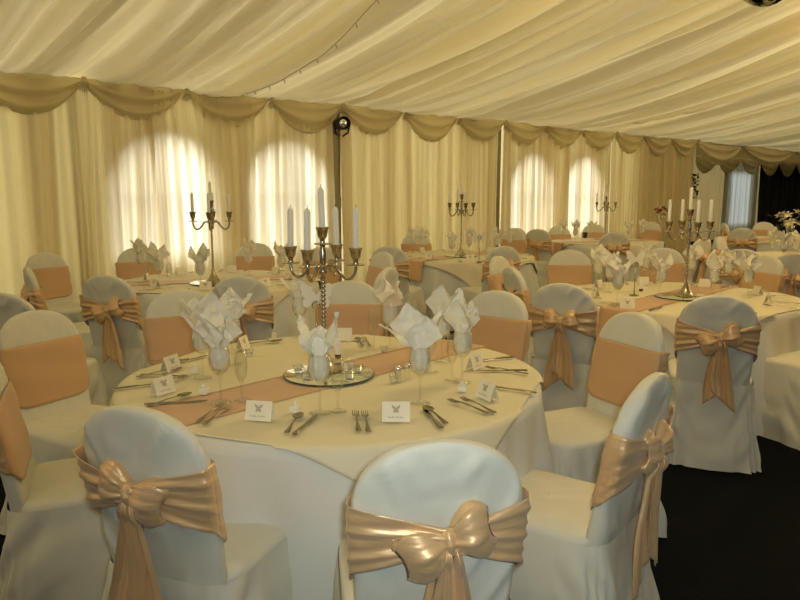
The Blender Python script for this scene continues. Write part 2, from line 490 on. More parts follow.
# ------------------------------------------------------------------ tables
def table(name_phrase, c, R, rot, seed, runner_ang, sf=.975):
    r = random.Random(seed)
    t = tag(empty('round_table', (c[0], c[1], 0)), 'round banquet table under the white cloth, ' + name_phrase, 'table', 'round banquet tables')
    b = MB(); b.lathe([(R - .01, .705), (R, .71), (R, .727), (R - .01, .73)], 64); link('tabletop', b.mesh('tabletop', M['wood'], sharp=40), t)
    for k in range(4):
        a = PI / 4 + k * PI / 2
        b = MB(); x, y = .5 * R * math.cos(a), .5 * R * math.sin(a)
        b.tube([(x, y, .706), (x * 1.1, y * 1.1, 0)], .015, 8); link('leg', b.mesh('leg', M['steel']), t)
    # floor length cloth
    ph = [r.uniform(0, 6.28) for _ in range(5)]
    n = 240
    prof = [(0.0, 0), (.4, 0), (.7, 0), (.9, 0), (.97, 0), (1.0, 0)]
    def cl(i, j):
        a = 2 * PI * i / n
        if j < 5:
            rr = [.001, .3, .6, .85, .96][j] * R
            return (rr * math.cos(a), rr * math.sin(a), .735)
        k = j - 5; q = k / 18
        z = .735 - .725 * (q ** 1.0)
        if k == 0: z = .734
        fold = (.5 + .5 * math.sin(13 * a + ph[0] + 1.3 * math.sin(2 * a + ph[1]))) ** 1.5 * .085 + .02 * math.sin(29 * a + ph[2]) + .03 * math.sin(5 * a + ph[3])
        rr = R + .006 + .03 * q + fold * q ** .8
        if k == 0: rr = R + .003
        return (rr * math.cos(a), rr * math.sin(a), z)
    b = MB(); b.grid(cl, n, 24, closeu=True)
    tag(link('tablecloth', b.mesh('tablecloth', M['cloth']), loc=(c[0], c[1], 0)), 'floor length white cloth on ' + name_phrase, 'tablecloth', 'white floor length tablecloths')
    # square ivory overlay, corner down at angle rot
    S = R * sf; n = 121
    ca, sa = math.cos(rot - PI / 4), math.sin(rot - PI / 4)
    def ov(i, j):
        x = -S + 2 * S * i / (n - 1); y = -S + 2 * S * j / (n - 1)
        x, y = x * ca - y * sa, x * sa + y * ca
        rr = math.hypot(x, y); a = math.atan2(y, x)
        if rr < R + .002: return (x, y, .740)
        e = rr - R
        k = 1 - math.exp(-e * 6)
        out = R + .018 + .03 * k + .05 * k * (.5 + .5 * math.sin(13 * a + ph[0] + 1.3 * math.sin(2 * a + ph[1]))) ** 1.5 * .8
        drop = max(0, e - .01)
        return (out * math.cos(a), out * math.sin(a), .739 - drop)
    b = MB(); b.grid(ov, n, n)
    tag(link('table_overlay', b.mesh('table_overlay', M['cream'], solid=-.0015), loc=(c[0], c[1], 0)), 'square ivory overlay cloth on ' + name_phrase, 'tablecloth', 'ivory overlay cloths')
    # runner
    wd = .135; L = R + .24; nu, nv = 120, 9
    ca2, sa2 = math.cos(runner_ang), math.sin(runner_ang)
    def rn(i, j):
        p = -L + 2 * L * i / (nu - 1); q = -wd + 2 * wd * j / (nv - 1)
        if math.hypot(p, q) < R + .003:
            x, y, z = p, q, .7445
        else:
            lim = math.sqrt(R * R - q * q); e = abs(p) - lim
            sg = 1 if p > 0 else -1
            x = sg * (lim + .035 + .05 * (1 - math.exp(-e * 5)) + .008 * math.sin(q * 40)); y = q * (1 - .1 * e); z = .743 - max(0, e - .03)
        return (x * ca2 - y * sa2, x * sa2 + y * ca2, z)
    b = MB(); b.grid(rn, nu, nv)
    tag(link('table_runner', b.mesh('table_runner', M['satin_matte'], solid=-.001), loc=(c[0], c[1], 0)), 'copper satin runner across ' + name_phrase, 'table runner', 'copper table runners')
    return t
TZ = .7475
T = {}
T['A'] = ((-.265, 2.82), .82); T['B'] = ((1.99, 5.05), .82); T['C'] = ((-1.52, 5.95), .82); T['D'] = ((.72, 8.3), .82)
T['E'] = ((3.12, 10.75), .82); T['G'] = ((4.75, 8.1), .82); T['H'] = ((5.9, 11.3), .82)
NM = {'A': 'nearest table', 'B': 'right hand table', 'C': 'left rear table',
      'D': 'middle rear table', 'E': 'far table', 'G': 'table cut by right edge', 'H': 'farthest table, before black drapes'}
table(NM['A'], *T['A'], math.radians(-66), 1, math.radians(47))
table(NM['B'], *T['B'], math.radians(-100), 2, math.radians(45))
table(NM['C'], *T['C'], math.radians(-60), 3, math.radians(20))
table(NM['D'], *T['D'], math.radians(-80), 4, math.radians(48), 1.06)
table(NM['E'], *T['E'], math.radians(-80), 5, math.radians(20))
table(NM['G'], *T['G'], math.radians(-60), 6, math.radians(80))
table(NM['H'], *T['H'], math.radians(-60), 7, math.radians(40))

# ------------------------------------------------------------------ covered chair
def sring(hw, hd, n, ex=4.0, cx=0, cy=0):
    out = []
    for i in range(n):
        a = 2 * PI * i / n
        c, s = math.cos(a), math.sin(a)
        out.append((cx + hw * math.copysign(abs(c) ** (2 / ex), c), cy + hd * math.copysign(abs(s) ** (2 / ex), s)))
    return out
ZT, Z1, ZS = .95, .77, .46
def back_dims(z):
    cy = -.205 - .20 * max(0, z - ZS)
    hw = .182 + .014 * min(1, (z - ZS) / .3)
    th = .030
    if z > Z1:
        e = (z - Z1) / (ZT - Z1)
        k = max(0, 1 - e ** 2.3) ** (1 / 2.3)
        hw *= max(k, .0); th *= max(.15, k) ** .45
    return hw, th, cy
def back_pt(a, z, off=0):
    hw, th, cy = back_dims(z)
    c, s = math.cos(a), math.sin(a)
    ex = 3.6
    x = (hw + off) * math.copysign(abs(c) ** (2 / ex), c)
    y = (th + off) * math.copysign(abs(s) ** (2 / ex), s)
    y += .012 * (1 - (x / .22) ** 2) * -1 + .0   # slight hollow
    return Vector((x, cy + y, z))
def chair_meshes(seed):
    r = random.Random(seed)
    n = 96
    o3 = Vector((r.uniform(0, 50), r.uniform(0, 50), 0))
    def wr(p, rear):
        # cloth drag lines running from the shoulders to the middle
        q = Vector((p.x * 9 + (ZT - p.z) * 5 * (1 if p.x > 0 else -1), p.z * 2.2, 0)) + o3
        return (.017 if rear else .004) * (1 - 2 * abs(noise.noise(q))) ** 3 * .8 + .003 * noise.noise(q * 2.3)
    zs = [ZS - .03 + (Z1 - ZS + .03) * k / 18 for k in range(19)] + [Z1 + (ZT - Z1) * math.sin(PI / 2 * k / 14) for k in range(1, 14)] + [ZT - .0002]
    def fn(i, j):
        a = 2 * PI * i / n; z = zs[j]
        p = back_pt(a, z)
        s = math.sin(a)
        f = min(1, max(0, (ZT - z) / .05))
        p.y += (-1 if s < 0 else 1) * wr(p, s < 0) * f * min(1, abs(s) * 2)
        return p
    b = MB(); b.grid(fn, n, len(zs), closeu=True)
    b.cap([fn(i, len(zs) - 1) for i in range(n)]); b.cap([fn(i, 0) for i in range(n)], True)
    back = b.mesh('backrest', M['cover'])
    # seat
    b = MB()
    rings = [(1.0, .43), (1.0, ZS), (.985, ZS + .012), (.95, ZS + .022), (.8, ZS + .030), (.4, ZS + .034), (.01, ZS + .035)]
    def sf(i, j):
        k, z = rings[j]
        x, y = sring(.212 * k, .235 * k, n, 6)[i]
        z += .003 * noise.noise(Vector((x * 14, y * 14, seed))) if j > 3 else 0
        return (x, y + .008, z)
    b.grid(sf, n, len(rings), closeu=True)
    seat = b.mesh('seat', M['cover'])
    # skirt
    ph = [r.uniform(0, 6.28) for _ in range(6)]
    base = sring(1, 1, 192, 6)
    nn = 192; nz = 22
    def kf(i, j):
        q = j / (nz - 1); z = (ZS + .004) * (1 - q) + .006 * q
        bx_, by_ = base[i]
        a = 2 * PI * i / nn
        hw = .214 + .042 * q ** .9; yf = .245 + .045 * q; yb = .256 + .065 * q
        x = bx_ * hw; y = by_ * (yf if by_ > 0 else yb)
        # corner pleats
        cor = abs(math.sin(2 * a)) ** 3
        f = math.sin(7 * a + ph[0] + .8 * math.sin(3 * a + ph[1])) * .017 + math.sin(17 * a + ph[2]) * .007
        f += cor * .035 * math.sin(24 * (a % (PI / 2)) + ph[3]) * .6
        f *= q ** 1.3
        # star creases from the top corners
        f += .026 * noise.noise(Vector((bx_ * 4 + q * 3 * (1 if bx_ > 0 else -1), by_ * 4 + q * 3, seed * 1.3))) * min(1, q * 5)
        l = math.hypot(bx_, by_)
        return (x + bx_ / l * f, y + by_ / l * f, z)
    b = MB(); b.grid(kf, nn, nz, closeu=True)
    skirt = b.mesh('skirt', M['cover'])
    return back, seat, skirt

def sash_band(seed, kx=0.0):
    r = random.Random(seed * 3 + 1); ph = r.uniform(0, 6.28)
    n, nv = 128, 19
    KZ = .725
    def fn(i, j):
        a = 2 * PI * i / n + PI / 2      # start at front centre
        v = j / (nv - 1) * 2 - 1         # -1 bottom .. 1 top
        s = math.sin(a); c = math.cos(a)
        if s >= 0:   # front
            zt, zb = .815, .545 + .045 * abs(c) ** 4
            fold = .0015 * math.sin(v * 6 + a * 2)
            off = .004
        else:
            xr = abs(math.copysign(abs(c) ** (2 / 3.6), c) - kx) / (1 - kx * (1 if c > 0 else -1))
            hh = .026 + (.092 - .026) * xr ** .9 * (1 if xr > .02 else 1)
            zc = KZ - .004 * xr
            zt, zb = zc + hh, zc - hh * 1.0
            blend = min(1, abs(s) / .5) ** .7
            zt = zt * blend + .815 * (1 - blend); zb = zb * blend + .590 * (1 - blend)
            fold = (.010 * (1 - 2 * abs(math.sin(v * 3.9 + ph + (1.5 if c > 0 else 0) + .5 * xr))) + .006 * (1 - 2 * abs(math.sin(v * 7.5 + ph * 2 + 1.5 * xr * xr)))) * (1 - .72 * xr) * min(1, abs(s) / .5)
            off = .005 + .026 * (1 - xr) ** 1.6
        z = (zt + zb) / 2 + v * (zt - zb) / 2
        off *= (1 - .35 * abs(v) ** 6)
        if s >= 0: tot = off + fold + .004
        else: tot = max(off * .8, .014 * min(1, abs(s) * 2)) + .006 + (.85 * fold + .013 * (1 - .72 * xr) * min(1, abs(s) / .5)) + .0015 * math.sin(v * 16 + xr * 3 + ph)
        return back_pt(a, z, tot)
    b = MB(); b.grid(fn, n, nv, closeu=True)
    for k in range(len(b.f)):
        i = k % n
        b.m[k] = 0 if n * .24 < i < n * .76 else 1      # smooth flat front, gathered rear
    return b.mesh('sash', [M['satin'], M['satin_matte']], solid=-.0012)

def bow_loop(side, seed, L=.135, up=.35, hb=.060):
    r = random.Random(seed * 7 + (3 if side > 0 else 5)); ph = r.uniform(0, 6.28)
    nr, nl = 40, 20
    def fn(i, j):
        a = 2 * PI * i / nr
        if j < 14:
            u = j / 13
            h = .012 + hb * math.sin(PI * .5 * min(1, u * 1.35)) ** .9 * math.sqrt(max(.05, 1 - .75 * (max(0, u - .6) / .4) ** 2.2))
            d = .010 + .034 * math.sin(PI * min(1, u * .9 + .05))
            x = L * u
        else:        # fold back inside: open end of the loop
            u = 1 - (j - 13) * .09
            k = 1 - (j - 13) * .11
            h = (.012 + hb * .46) * k; d = .03 * k * .8
            x = L * u
        cr = 1 + .16 * (1 - 2 * abs(math.sin(3.5 * a + ph))) * (1 - .8 * u) + .10 * (1 - 2 * abs(math.sin(6 * a + 2 * ph))) * (1 - .75 * u)
        z = h * math.sin(a) * cr; y = -d * math.cos(a) * cr
        x += .006 * math.cos(a * 2 + ph) * u * u
        cu, su = math.cos(up), math.sin(up)
        return (side * (x * cu - z * su), y, x * su + z * cu)
    b = MB(); b.grid(fn, nr, nl, closeu=True)
    return b.mesh('bow_loop', M['satin'])
def knot_mesh(seed):
    b = MB(); nr, nl = 24, 14
    def fn(i, j):
        a = 2 * PI * i / nr; u = j / (nl - 1); k = math.sin(PI * (u * .9 + .05)) ** .5
        rr = .026 * k * (1 + .12 * math.sin(a * 5 + u * 4 + seed))
        return (rr * math.cos(a) * .9, rr * math.sin(a) * .8, (u - .5) * .062)
    b.grid(fn, nr, nl, closeu=True); b.cap([fn(i, nl - 1) for i in range(nr)]); b.cap([fn(i, 0) for i in range(nr)], True)
    return b.mesh('knot', M['satin'])
def tail_mesh(side, seed, L=.40, sway=.03):
    r = random.Random(seed * 11 + (1 if side > 0 else 2)); ph = r.uniform(0, 6.28)
    nu, nv = 25, 30
    def fn(i, j):
        u = i / (nu - 1) * 2 - 1; v = j / (nv - 1)
        hw = .014 + .048 * min(1, v * 1.4) ** .8
        slant = (.055 * u * side) * v          # slanted end
        x = side * (.004 + sway * v + .012 * math.sin(v * 3 + ph) * v) + u * hw
        z = -.01 - v * L - slant * 1.0
        y = -.016 * math.sin(PI * min(1, v * 6)) + (.013 * (1 - 2 * abs(math.sin(u * 2.4 + ph))) + .006 * math.sin(u * 9 + ph * 2)) * (1 - .35 * v) - .008 * (1 if side > 0 else 0)
        # lean of the chair back, then hang straight
        y += .20 * min(v * L, .22) * .55 - .02 * v
        return (x, y, z)
    b = MB(); b.grid(fn, nu, nv)
    return b.mesh('tail', M['satin_tail'], solid=.0015)

CV = [chair_meshes(k) for k in range(3)]
SB = [sash_band(0, 0.0), sash_band(1, .08), sash_band(2, -.06)]
LL = [bow_loop(-1, 0, .105, .15, .055), bow_loop(-1, 1, .115, -.45, .058), bow_loop(-1, 2, .10, .35, .05)]
LR = [bow_loop(1, 0, .105, .20, .052), bow_loop(1, 1, .10, .35, .058), bow_loop(1, 2, .11, -.2, .056)]
KN = knot_mesh(1)
TL = [tail_mesh(-1, 0, .38), tail_mesh(-1, 1, .30, .015), tail_mesh(-1, 2, .34, .04)]
TR = [tail_mesh(1, 0, .35), tail_mesh(1, 1, .33, .03), tail_mesh(1, 2, .39, .015)]
PROTO = []
def make_chair(v):
    ch = empty('banquet_chair')
    back, seat, skirt = CV[v]
    link('backrest', back, ch); link('seat', seat, ch); link('skirt', skirt, ch)
    sa = link('sash', SB[v], ch)
    kx = [0, .08, -.06][v] * .21
    hw, th, cy = back_dims(.725)
    kp = Vector((kx, cy - th - .034, .725))
    for nme, me in (('bow_loop', LL[v]), ('bow_loop', LR[v]), ('knot', KN), ('tail', TL[v]), ('tail', TR[v])):
        link(nme, me, sa, loc=kp + (Vector((0, -.012, 0)) if nme == 'knot' else Vector((0, 0, 0))))
    return ch
for v in range(3): PROTO.append(make_chair(v))
used = [False] * 3
gH_ = 'none'
def place_chair(px, py, target, label, group, v=0, ang=None, pos=None, zt=.95):
    x, y = pos if pos else at(px, py, zt)
    while (Vector((x, y, 0)) - W0).dot(NIN) < .42 and group != gH_: x *= .99; y *= .99
    a = math.radians(ang) if ang is not None else math.atan2(target[1] - y, target[0] - x)
    f = Vector((math.cos(a), math.sin(a)))
    ox, oy = x + f.x * .30, y + f.y * .30
    if not used[v]: o = PROTO[v]; used[v] = True
    else: o = copy_tree(PROTO[v])
    o.location = (ox, oy, 0); o.rotation_euler = (0, 0, a - PI / 2)
    tag(o, label, 'chair', group)
    return o
WC = 'white covered chair, '
gA = 'chairs around the nearest table'; gB = 'chairs around the right hand table'; gC = 'chairs around the left rear table'
gD = 'chairs around the middle rear table'; gE = 'chairs at the far tables'
cA, cB, cC, cD, cE, cG, cH = [T[k][0] for k in 'ABCDEGH']
place_chair(137, 405, cA, WC + 'front left with its bow towards the camera, seat turned right', gA, 2, 69)
place_chair(440, 438, cA, WC + 'front centre, big bow and back cut by the bottom edge', gA, 1, 97)
place_chair(650, 374, cA, WC + 'seen from its side at front right, bow hanging over black carpet', gA, 0, 143)
place_chair(635, 313, cA, WC + 'seat to the left, plain sash band facing us, right of nearest table', gA, 1, 205)
place_chair(498, 291, cA, WC + 'plain band facing the camera behind the right side of the nearest table', gA, 0, 232)
place_chair(350, 281, cA, WC + 'plain band facing the camera directly behind the big candelabra', gA, 2, 268)
place_chair(180, 290, cA, WC + 'plain band facing the camera behind the left side of the nearest table', gA, 0, 300)
place_chair(35, 311, cA, WC + 'at left with wide plain band, seat turned to the nearest table', gA, 1, 330)
place_chair(3, 352, cA, WC + 'cut by the left edge, sash tails hanging at its back', gA, 2, 22, pos=(-1.38, 2.30))
place_chair(563, 283, cB, WC + 'bow facing the camera, left front of the right hand table', gB, 0, 62)
place_chair(720, 295, cB, WC + 'bow facing the camera in the middle of the right hand table front', gB, 1, 72)
place_chair(0, 0, cB, 'white covered chair at the right edge, only seat and skirt visible beside black carpet', gB, 0, 118, pos=(2.56, 4.0))
place_chair(767, 256, cB, WC + 'plain band facing us behind right end of the right hand table', gB, 2, 198)
place_chair(570, 250, cB, WC + 'plain band squarely facing us behind left of right hand table', gB, 1, 262)
place_chair(664, 248, cB, WC + 'plain band behind white napkins, back of the right hand table', gB, 2, 250)
place_chair(499, 256, cB, WC + 'narrow pale front turned right, between the middle rear and right hand tables', gB, 0, 328)
place_chair(513, 267, cB, WC + 'narrow grey back edge just in front of a pale narrow chair, centre', gB, 1, 12)
place_chair(137, 245, cC, WC + 'plain band against the bright window behind the left rear table', gC, 0, 298)
place_chair(255, 243, cC, WC + 'plain band behind the left rear table, right of its candelabra', gC, 1, 268)
place_chair(322, 247, cC, WC + 'plain band partly hidden by big candelabra arms, behind left rear table', gC, 2, 245)
place_chair(240, 276, cC, WC + 'bow facing us behind two napkin glasses, front of left rear table', gC, 2, 98)
place_chair(106, 275, cC, WC + 'large bow facing the camera, front left of the left rear table', gC, 1, 78)
place_chair(44, 250, cC, WC + 'plain band and seat turned right, nearest the plain left curtain', gC, 0, 330)
place_chair(29, 267, cC, WC + 'seen from behind at a slant, left of the left rear table', gC, 2, 33)
place_chair(2, 293, cC, WC + 'grey back just inside the left edge of the photo', gC, 0, 80)
place_chair(383, 252, cC, WC + 'pale front turned left, between the left rear and middle rear tables', gC, 1, 212)
place_chair(388, 267, cC, WC + 'small slanted back with bow at its right, behind a tall white napkin', gC, 0, 158)
place_chair(389, 246, cD, WC + 'grey back and bow, front left of the middle rear table', gD, 2, 72)
place_chair(503, 246, cD, WC + 'grey back and bow, front right of the middle rear table', gD, 1, 112)
place_chair(416, 232, cD, WC + 'plain band behind napkins at the back left of the middle rear table', gD, 0, 285)
place_chair(515, 230, cD, WC + 'plain band at the back right of the middle rear table', gD, 1, 225)
place_chair(516, 220, cE, WC + 'small pale rounded top against the bright curtain, left of the far table', gE, 0, 300)
place_chair(538, 229, cE, WC + 'dark grey back with copper bow, front left of the far table', gE, 2, 62)
place_chair(559, 220, cE, WC + 'plain band at the back left of the far table', gE, 0, 285)
place_chair(594, 221, cE, WC + 'pale rounded top at the back of the far table beside its candelabra', gE, 1, 268)
place_chair(615, 232, cE, WC + 'wide dark grey back at the front of the far table', gE, 0, 85)
place_chair(652, 222, cE, WC + 'plain band at the right back of the far table', gE, 2, 215)
place_chair(703, 238, cE, WC + 'dark back with bow just right of the right hand candelabra stem', gE, 2, 125)
place_chair(721, 237, cG, WC + 'pale front without bow, left of a dark back, right rear', gE, 0, 322)
place_chair(743, 249, cG, WC + 'dark grey back rising behind a banded chair, right rear', gE, 1, 50)
place_chair(795, 253, cG, WC + 'dark back and bow cut by the right edge of the photo', gE, 2, 80)
place_chair(725, 223, cH, WC + 'narrow pale edge below the bluish window', gE, 1, 350)
place_chair(743, 228, cH, WC + 'dark grey rounded back below the bluish window', gE, 0, 65)
place_chair(764, 222, cH, WC + 'pale rounded top before the black drapes', gE, 1, 262)

# ------------------------------------------------------------------ candelabra
def candelabra_meshes():
    foot = MB(); foot.lathe([(.072, 0), (.074, .006), (.062, .012), (.050, .020), (.030, .045), (.018, .075), (.011, .10), (.008, .115)], 28)
    stem = MB()
    prof = [(.007, .11)]
    z = .12
    while z < .435:
        prof += [(.006, z), (.0115, z + .009), (.006, z + .018)]; z += .020
    prof += [(.009, .44), (.018, .455), (.012, .47), (.009, .48), (.013, .50), (.014, .545), (.010, .565), (.012, .58)]
    stem.lathe(prof, 16)
    def cup(b, c):
        b.lathe([(.004, -.028), (.034, -.024), (.036, -.019), (.012, -.020), (.010, -.01), (.012, 0), (.019, .012), (.022, .035), (.026, .050), (.028, .054), (.018, .054), (.015, .045)], 20, c)
    top = MB(); cup(top, (0, 0, .605))
    arms = []
    for k in range(4):
        a = math.radians(-16) + k * PI / 2
        b = MB(); pts = []
        path = [(.008, .470), (.030, .488), (.055, .482), (.075, .452), (.100, .430), (.122, .432), (.138, .455), (.143, .48), (.143, .495)]
        # smooth the path
        P = [Vector((x, 0, z_)) for x, z_ in path]; sm = []
        for i in range(len(P) - 1):
            p0, p1, p2, p3 = P[max(i - 1, 0)], P[i], P[i + 1], P[min(i + 2, len(P) - 1)]
            for q in range(5):
                t_ = q / 5
                sm.append(.5 * ((2 * p1) + (p2 - p0) * t_ + (2 * p0 - 5 * p1 + 4 * p2 - p3) * t_ ** 2 + (-p0 + 3 * p1 - 3 * p2 + p3) * t_ ** 3))
        sm.append(P[-1])
        b.tube(sm, .0072, 8)
        b.lathe([(.002, -.008), (.009, -.004), (.009, .004), (.002, .008)], 10, (.060, 0, .478))
        cup(b, (.143, 0, .515))
        arms.append(b.mesh('arm', M['pewter'], M=Matrix.Rotation(a, 4, 'Z'), sharp=50))
    return foot.mesh('foot', M['pewter'], sharp=50), stem.mesh('stem', M['pewter']), top.mesh('candle_cup', M['pewter'], sharp=50), arms
CM = candelabra_meshes()
def candle_mesh():
    b = MB(); b.lathe([(.0125, 0), (.0125, .168), (.010, .175), (.004, .183)], 16); b.mi = 1
    b.lathe([(.0012, .183), (.001, .195)], 6)
    return b.mesh('candle', [M['candle'], M['wick']], sharp=50)
CAND = candle_mesh()
CAND2 = None
first_c = {}
def candelabra(x, y, z, phrase, rz=0, tall=1.0, tilt=0.0, slim=1.0, sz=1.0):
    t = tag(empty('candelabra', (x, y, z), rz), 'ornate silver five arm candelabra standing on ' + phrase, 'candelabra', 'silver candelabra')
    t.scale = (1, 1, sz)
    link('foot', CM[0], t); link('stem', CM[1], t); link('candle_cup', CM[2], t)
    for a in CM[3]: link('arm', a, t)
    r = random.Random(int(x * 100))
    pos = [(0, 0, .635, 'topmost centre candle of')]
    for k in range(4):
        a = math.radians(-16) + k * PI / 2
        pos.append((.143 * math.cos(a), .143 * math.sin(a), .545, None))
    pts = []
    for (lx, ly, lz, ph) in pos:
        wx = x + lx * math.cos(rz) - ly * math.sin(rz); wy = y + lx * math.sin(rz) + ly * math.cos(rz)
        pts.append([wx, wy, z + lz * sz, ph])
    arm_c = sorted(pts[1:], key=lambda p: (p[0] / p[1]))
    for p, w in zip(arm_c, ('leftmost candle on', 'second candle from the left on', 'second candle from the right on', 'rightmost candle on')):
        p[3] = w
    for p in pts:
        o = link('candle', CAND, loc=(p[0], p[1], p[2]))
        o.scale = (slim, slim, tall)
        o.rotation_euler = (r.uniform(-1, 1) * tilt, r.uniform(-1, 1) * tilt, 0)
        tag(o, 'white taper, ' + p[3] + ' the candelabra of ' + phrase, 'candle', 'white candles')
def mirror(x, y, R, phrase):
    t = tag(empty('mirror_plate', (x, y, TZ)), 'round mirror plate with dark green edge under the candelabra on ' + phrase, 'mirror', 'round mirror plates')
    b = MB(); b.lathe([(R - .003, 0), (R, .002), (R, .005), (R - .002, .006)], 64); link('base', b.mesh('base', M['mirror_edge'], sharp=40), t)
    b = MB(); b.lathe([(R - .004, .0062), (R - .005, .0066)], 64); link('glass', b.mesh('glass', M['mirror'], sharp=40), t)
ZM = TZ + .007
mirror(-.287, 2.80, .185, NM['A']); candelabra(-.312, 2.86, ZM, NM['A'], math.radians(-2), tilt=.03, tall=.98, sz=.89)
for k, (key, px, py) in enumerate((('B', 682, 297), ('C', 213, 283), ('D', 461, 256), ('E', 605, 239))):
    x, y = at(px, py, TZ)
    mirror(x, y, .185, NM[key])
    xx = x + (.03 if key == 'B' else 0)
    candelabra(xx, y + .02, ZM, NM[key], math.radians([15, 25, 30, 10][k]), tall=.95, slim=.9, sz=[.92, 1.0, 1.06, 1.0][k])

# ------------------------------------------------------------------ glasses, napkins
def wineglass():
    b = MB(); b.lathe([(.036, 0), (.036, .0015), (.012, .004), (.0045, .009), (.0040, .05), (.0045, .085), (.010, .096), (.026, .110), (.035, .130), (.037, .150), (.0345, .175), (.031, .198),
                       (.0298, .198), (.0333, .175), (.0357, .150), (.0337, .131), (.025, .112), (.008, .099), (.001, .097)], 32, capt=False)
    return b.mesh('wine_glass', M['glass'])
def flute():
    b = MB(); b.lathe([(.031, 0), (.031, .0015), (.010, .004), (.0042, .008), (.0040, .055), (.008, .068), (.018, .088), (.0225, .115), (.0225, .145), (.019, .185),
                       (.018, .185), (.0213, .145), (.0213, .115), (.0168, .09), (.006, .071), (.001, .069)], 28, capt=False)
    return b.mesh('champagne_flute', M['glass'])
WG, FL = wineglass(), flute()
def napkin(seed, petals):
    r = random.Random(seed); b = MB()
    n = 48; ph = r.uniform(0, 6.28)
    prof = [(.004, .104), (.018, .110), (.028, .122), (.0325, .140), (.032, .160), (.029, .180), (.026, .196), (.026, .205), (.030, .215), (.026, .235), (.012, .25)]
    def fn(i, j):
        a = 2 * PI * i / n; rr, z = prof[j]
        rr *= 1 - .16 * (.5 + .5 * math.sin(a * 6 + ph + j * .35)) ** 2 * (0.5 if j < 2 else 1)
        return (rr * math.cos(a), rr * math.sin(a), z)
    b.grid(fn, n, len(prof), closeu=True)
    core = b
    for (az, tilt, Hh, Wd, curl, tw) in petals:
        az = math.radians(az); nu, nv = 19, 21
        ca, sa = math.cos(az), math.sin(az); q0 = r.uniform(0, 6.28)
        def pf(i, j):
            u = j / (nv - 1); v = i / (nu - 1) * 2 - 1
            # folded square corner: widest at 45 percent, pointed at the tip
            w = Wd * (.30 + 1.55 * u if u < .45 else (1 - u) / .55 * 1.0 + .0) 
            w = min(w, Wd) if u < .45 else max(.004, Wd * ((1 - u) / .55) ** .75)
            out = .016 + tilt * u ** 1.35 * Hh
            zz = .185 + Hh * u * math.cos(min(1.2, tilt * .55))
            x = v * w
            bend = curl * (x * x) / max(Wd, .01) * (1.0) + .006 * math.sin(6 * u + q0 + 3 * v)
            out += bend - .010 * math.exp(-(v / .25) ** 2) * (1 - u)
            x += tw * u * Hh
            zz -= .25 * abs(v) ** 2 * w * abs(tilt)
            wv = Vector((x * 30 + az * 3, u * 5, seed * 2.1)); wk = .011 * noise.noise(wv) + .005 * noise.noise(wv * 2.3)
            out += wk * (.3 + u); zz += .5 * wk
            return (out * ca - x * sa, out * sa + x * ca, zz)
        c2 = MB(); c2.grid(pf, nu, nv)
        core.add(c2.v, c2.f)
    me = core.mesh('napkin', M['napkin'])
    # second skin of the cloth, 1.5 mm inside
    vs = [v.co.copy() for v in me.vertices]; nr = [v.normal.copy() for v in me.vertices]; fs = [tuple(p.vertices) for p in me.polygons]
    c3 = MB(); c3.add(vs, fs); c3.add([v - n_ * .0015 for v, n_ in zip(vs, nr)], [f[::-1] for f in fs])
    me2 = bpy.data.meshes.new('napkin'); me2.from_pydata(c3.v, [], c3.f); me2.materials.append(M['napkin'])
    me2.polygons.foreach_set('use_smooth', [True] * len(me2.polygons)); me2.update()
    return me2
NP = [
    napkin(1, [(95, .12, .135, .060, .5, .15), (200, .38, .12, .055, -.3, .1), (320, .30, .11, .055, .5, -.1), (265, .15, .075, .045, .4, 0)]),
    napkin(2, [(70, .06, .15, .058, .5, -.1), (165, .30, .13, .058, .4, .2), (290, .25, .09, .050, .5, 0), (0, .45, .11, .045, .4, 0)]),
    napkin(3, [(100, .08, .14, .070, .7, .25), (190, 1.1, .10, .045, .2, 0), (270, .12, .11, .060, .6, .15), (20, .4, .12, .045, .4, 0)]),
    napkin(4, [(180, .28, .13, .065, .3, .1), (0, .30, .14, .062, .3, -.1), (270, .10, .075, .050, .5, 0), (90, .12, .09, .055, .3, 0)]),
    napkin(5, [(180, .65, .105, .055, -.1, 0), (10, .60, .105, .055, -.1, 0), (90, .12, .12, .055, .4, 0), (270, .3, .08, .055, .1, .1)]),
]
def glass_napkin(px, py, var, rz, tab, where, sc=1.0, nsc=1.0):
    x, y = at(px, py, TZ)
    g = link('wine_glass', WG, loc=(x, y, TZ), rz=rz); g.scale = (sc, sc, sc)
    tag(g, 'wine glass with napkin, ' + where + ', ' + NM[tab], 'wine glass', 'wine glasses with napkins')
    n = link('napkin', NP[var], loc=(x, y, TZ), rz=math.radians(rz)); n.scale = (sc * nsc, sc * nsc, sc * (1 + (nsc - 1) * .5)); n.location.z = TZ - .09 * 0
    g.rotation_euler = (0, 0, 0)
    tag(n, 'white fanned napkin in glass, ' + where + ', ' + NM[tab], 'napkin', 'white napkins in glasses')
GA = [(221, 402, 0, 20, 'left of the copper runner front', 1.0), (203, 378, 2, 200, 'leftmost of the three at the left', 1.0), (233, 364, 4, 15, 'rearmost of the three at the left', 1.0),
      (320, 413, 3, 0, 'before the mirror plate at the front centre', 1.0), (420, 403, 2, 0, 'front right beside the salt and pepper', 1.0), (462, 382, 1, 60, 'rightmost', 1.0),
      (442, 361, 0, 140, 'behind the front right one', 1.0), (390, 348, 2, 90, 'alone at the back right', 1.0), (300, 336, 4, 0, 'back left beside the candelabra stem', 1.0)]
for g in GA: glass_napkin(g[0], g[1], g[2], g[3], 'A', g[4], 1.03, 1.08)
